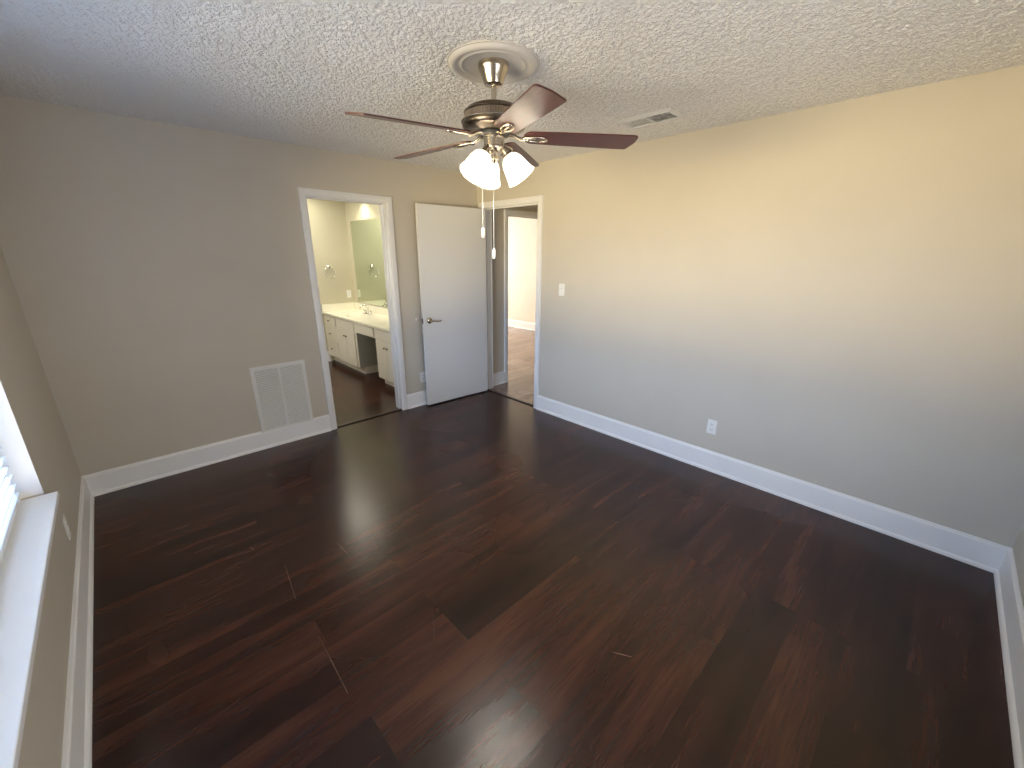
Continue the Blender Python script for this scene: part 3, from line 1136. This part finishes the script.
# counter with an integral basin
ct = thing('vanity_counter', (0, 0, 0), 'long cream vanity counter with sink and low backsplash in the bathroom', 'counter')
mb = MB()
cx0, cx1, cy0, cy1 = VX - 0.03, BX - 0.001, 0.42, BY - 0.001
SX, SY, RX, RY = 2.90, 1.93, 0.155, 0.215
n = 48
ell = [(SX + RX * math.cos(2 * PI * i / n), SY + RY * math.sin(2 * PI * i / n)) for i in range(n)]


def on_rect(x, y):
    dx, dy = x - SX, y - SY
    ts = []
    if abs(dx) > 1e-9:
        ts += [(cx1 - SX) / dx, (cx0 - SX) / dx]
    if abs(dy) > 1e-9:
        ts += [(cy1 - SY) / dy, (cy0 - SY) / dy]
    k = min(v for v in ts if v > 0)
    return SX + dx * k, SY + dy * k


rect = [on_rect(x, y) for x, y in ell]
for cxn, cyn in ((cx0, cy0), (cx1, cy0), (cx1, cy1), (cx0, cy1)):
    j_ = min(range(n), key=lambda i: (rect[i][0] - cxn) ** 2 + (rect[i][1] - cyn) ** 2)
    rect[j_] = (cxn, cyn)
rings = [[(x, y, CB) for x, y in rect], [(x, y, CT - 0.004) for x, y in rect],
         [(min(max(x, cx0 + 0.004), cx1), min(max(y, cy0), cy1), CT) for x, y in rect], [(x, y, CT) for x, y in ell]]
for s, dz in ((0.97, -0.004), (0.9, -0.014), (0.72, -0.023), (0.4, -0.027), (0.02, -0.028)):
    rings.append([(SX + (x - SX) * s, SY + (y - SY) * s, CT + dz) for x, y in ell])
mb.loft(rings, True, False)
mb.build('counter_top', M['counter'], ct, smooth=30)
mb = MB()
mb.box(BX - 0.019, BX - 0.001, cy0, cy1, CT, CT + 0.105, 0.004)
mb.box(VX - 0.025, BX - 0.019, BY - 0.019, BY - 0.001, CT, CT + 0.105, 0.004)
mb.build('backsplash', M['counter'], ct)

fa = thing('faucet', (3.075, 1.99, CT), 'chrome two handle faucet behind the bathroom sink', 'faucet')
mb = MB()
mb.box(-0.028, 0.028, -0.105, 0.105, 0.0, 0.014, 0.006)
mb.build('base_plate', M['chrome'], fa)
mb = MB()
mb.tube([(0, 0, 0.010), (0, 0, 0.075), (-0.012, 0, 0.110), (-0.045, 0, 0.132), (-0.085, 0, 0.128), (-0.112, 0, 0.105), (-0.120, 0, 0.085)], [0.013, 0.012, 0.011, 0.0105, 0.010, 0.010, 0.0105], 14)
mb.build('spout', M['chrome'], fa, smooth=50)
for s in (-1, 1):
    mb = MB()
    mb.lathe([(0, 0.010), (0.018, 0.010), (0.016, 0.025), (0.011, 0.040), (0.013, 0.052), (0.009, 0.058), (0, 0.060)], 20, Matrix.Translation((0, s * 0.08, 0)))
    mb.tube([(0, s * 0.08, 0.050), (-0.01, s * 0.10, 0.056), (-0.015, s * 0.125, 0.060)], [0.007, 0.006, 0.005], 10)
    mb.build('handle', M['chrome'], fa, smooth=50)

mr = thing('wall_mirror', (BX, 1.6, 1.5), 'large frameless mirror on the bathroom wall above the counter', 'mirror')
mb = MB()
mb.box(-0.006, -0.001, -1.1, 0.955, -0.600, 0.575, 0.001)
mb.build('mirror_glass', M['mirror'], mr)
mb = MB()
mb.box(-0.009, 0.0, -1.1, 0.957, -0.606, -0.598)
mb.build('bottom_channel', M['chrome'], mr)

tr_ = thing('towel_ring', (2.846, BY, 1.425), 'chrome towel ring on the far bathroom wall', 'towel ring')
mb = MB()
mb.lathe([(0, 0), (0.026, 0), (0.026, 0.006), (0.018, 0.010), (0.010, 0.014), (0.010, 0.042), (0.014, 0.046), (0.012, 0.054), (0, 0.056)], 24, Matrix.Rotation(PI / 2, 4, 'X'))
mb.build('mount', M['chrome'], tr_, smooth=40)
mb = MB()
mb.tube([(0.080 * math.sin(2 * PI * i / 36), -0.044 - 0.012 * (1 - math.cos(2 * PI * i / 36)), -0.080 + 0.080 * math.cos(2 * PI * i / 36)) for i in range(36)], 0.0045, 8, True)
mb.build('ring', M['chrome'], tr_, smooth=60)

rl = thing('recessed_light', (3.02, 2.05, H), 'recessed can light in the bathroom ceiling above the mirror', 'ceiling light')
mb = MB()
mb.lathe([(0.055, -0.001), (0.075, -0.001), (0.078, -0.006), (0.060, -0.008), (0.052, -0.002)], 32)
mb.build('trim_ring', M['trim'], rl, smooth=40)
sd = bpy.data.lights.new('can_light', 'SPOT')
sd.energy = 34
sd.color = (1.0, 0.90, 0.66)
sd.spot_size = math.radians(110)
sd.spot_blend = 0.9
sd.shadow_soft_size = 0.04
so = bpy.data.objects.new('can_light', sd)
C.objects.link(so)
so.parent = rl
so.location = (0.02, 0, -0.012)
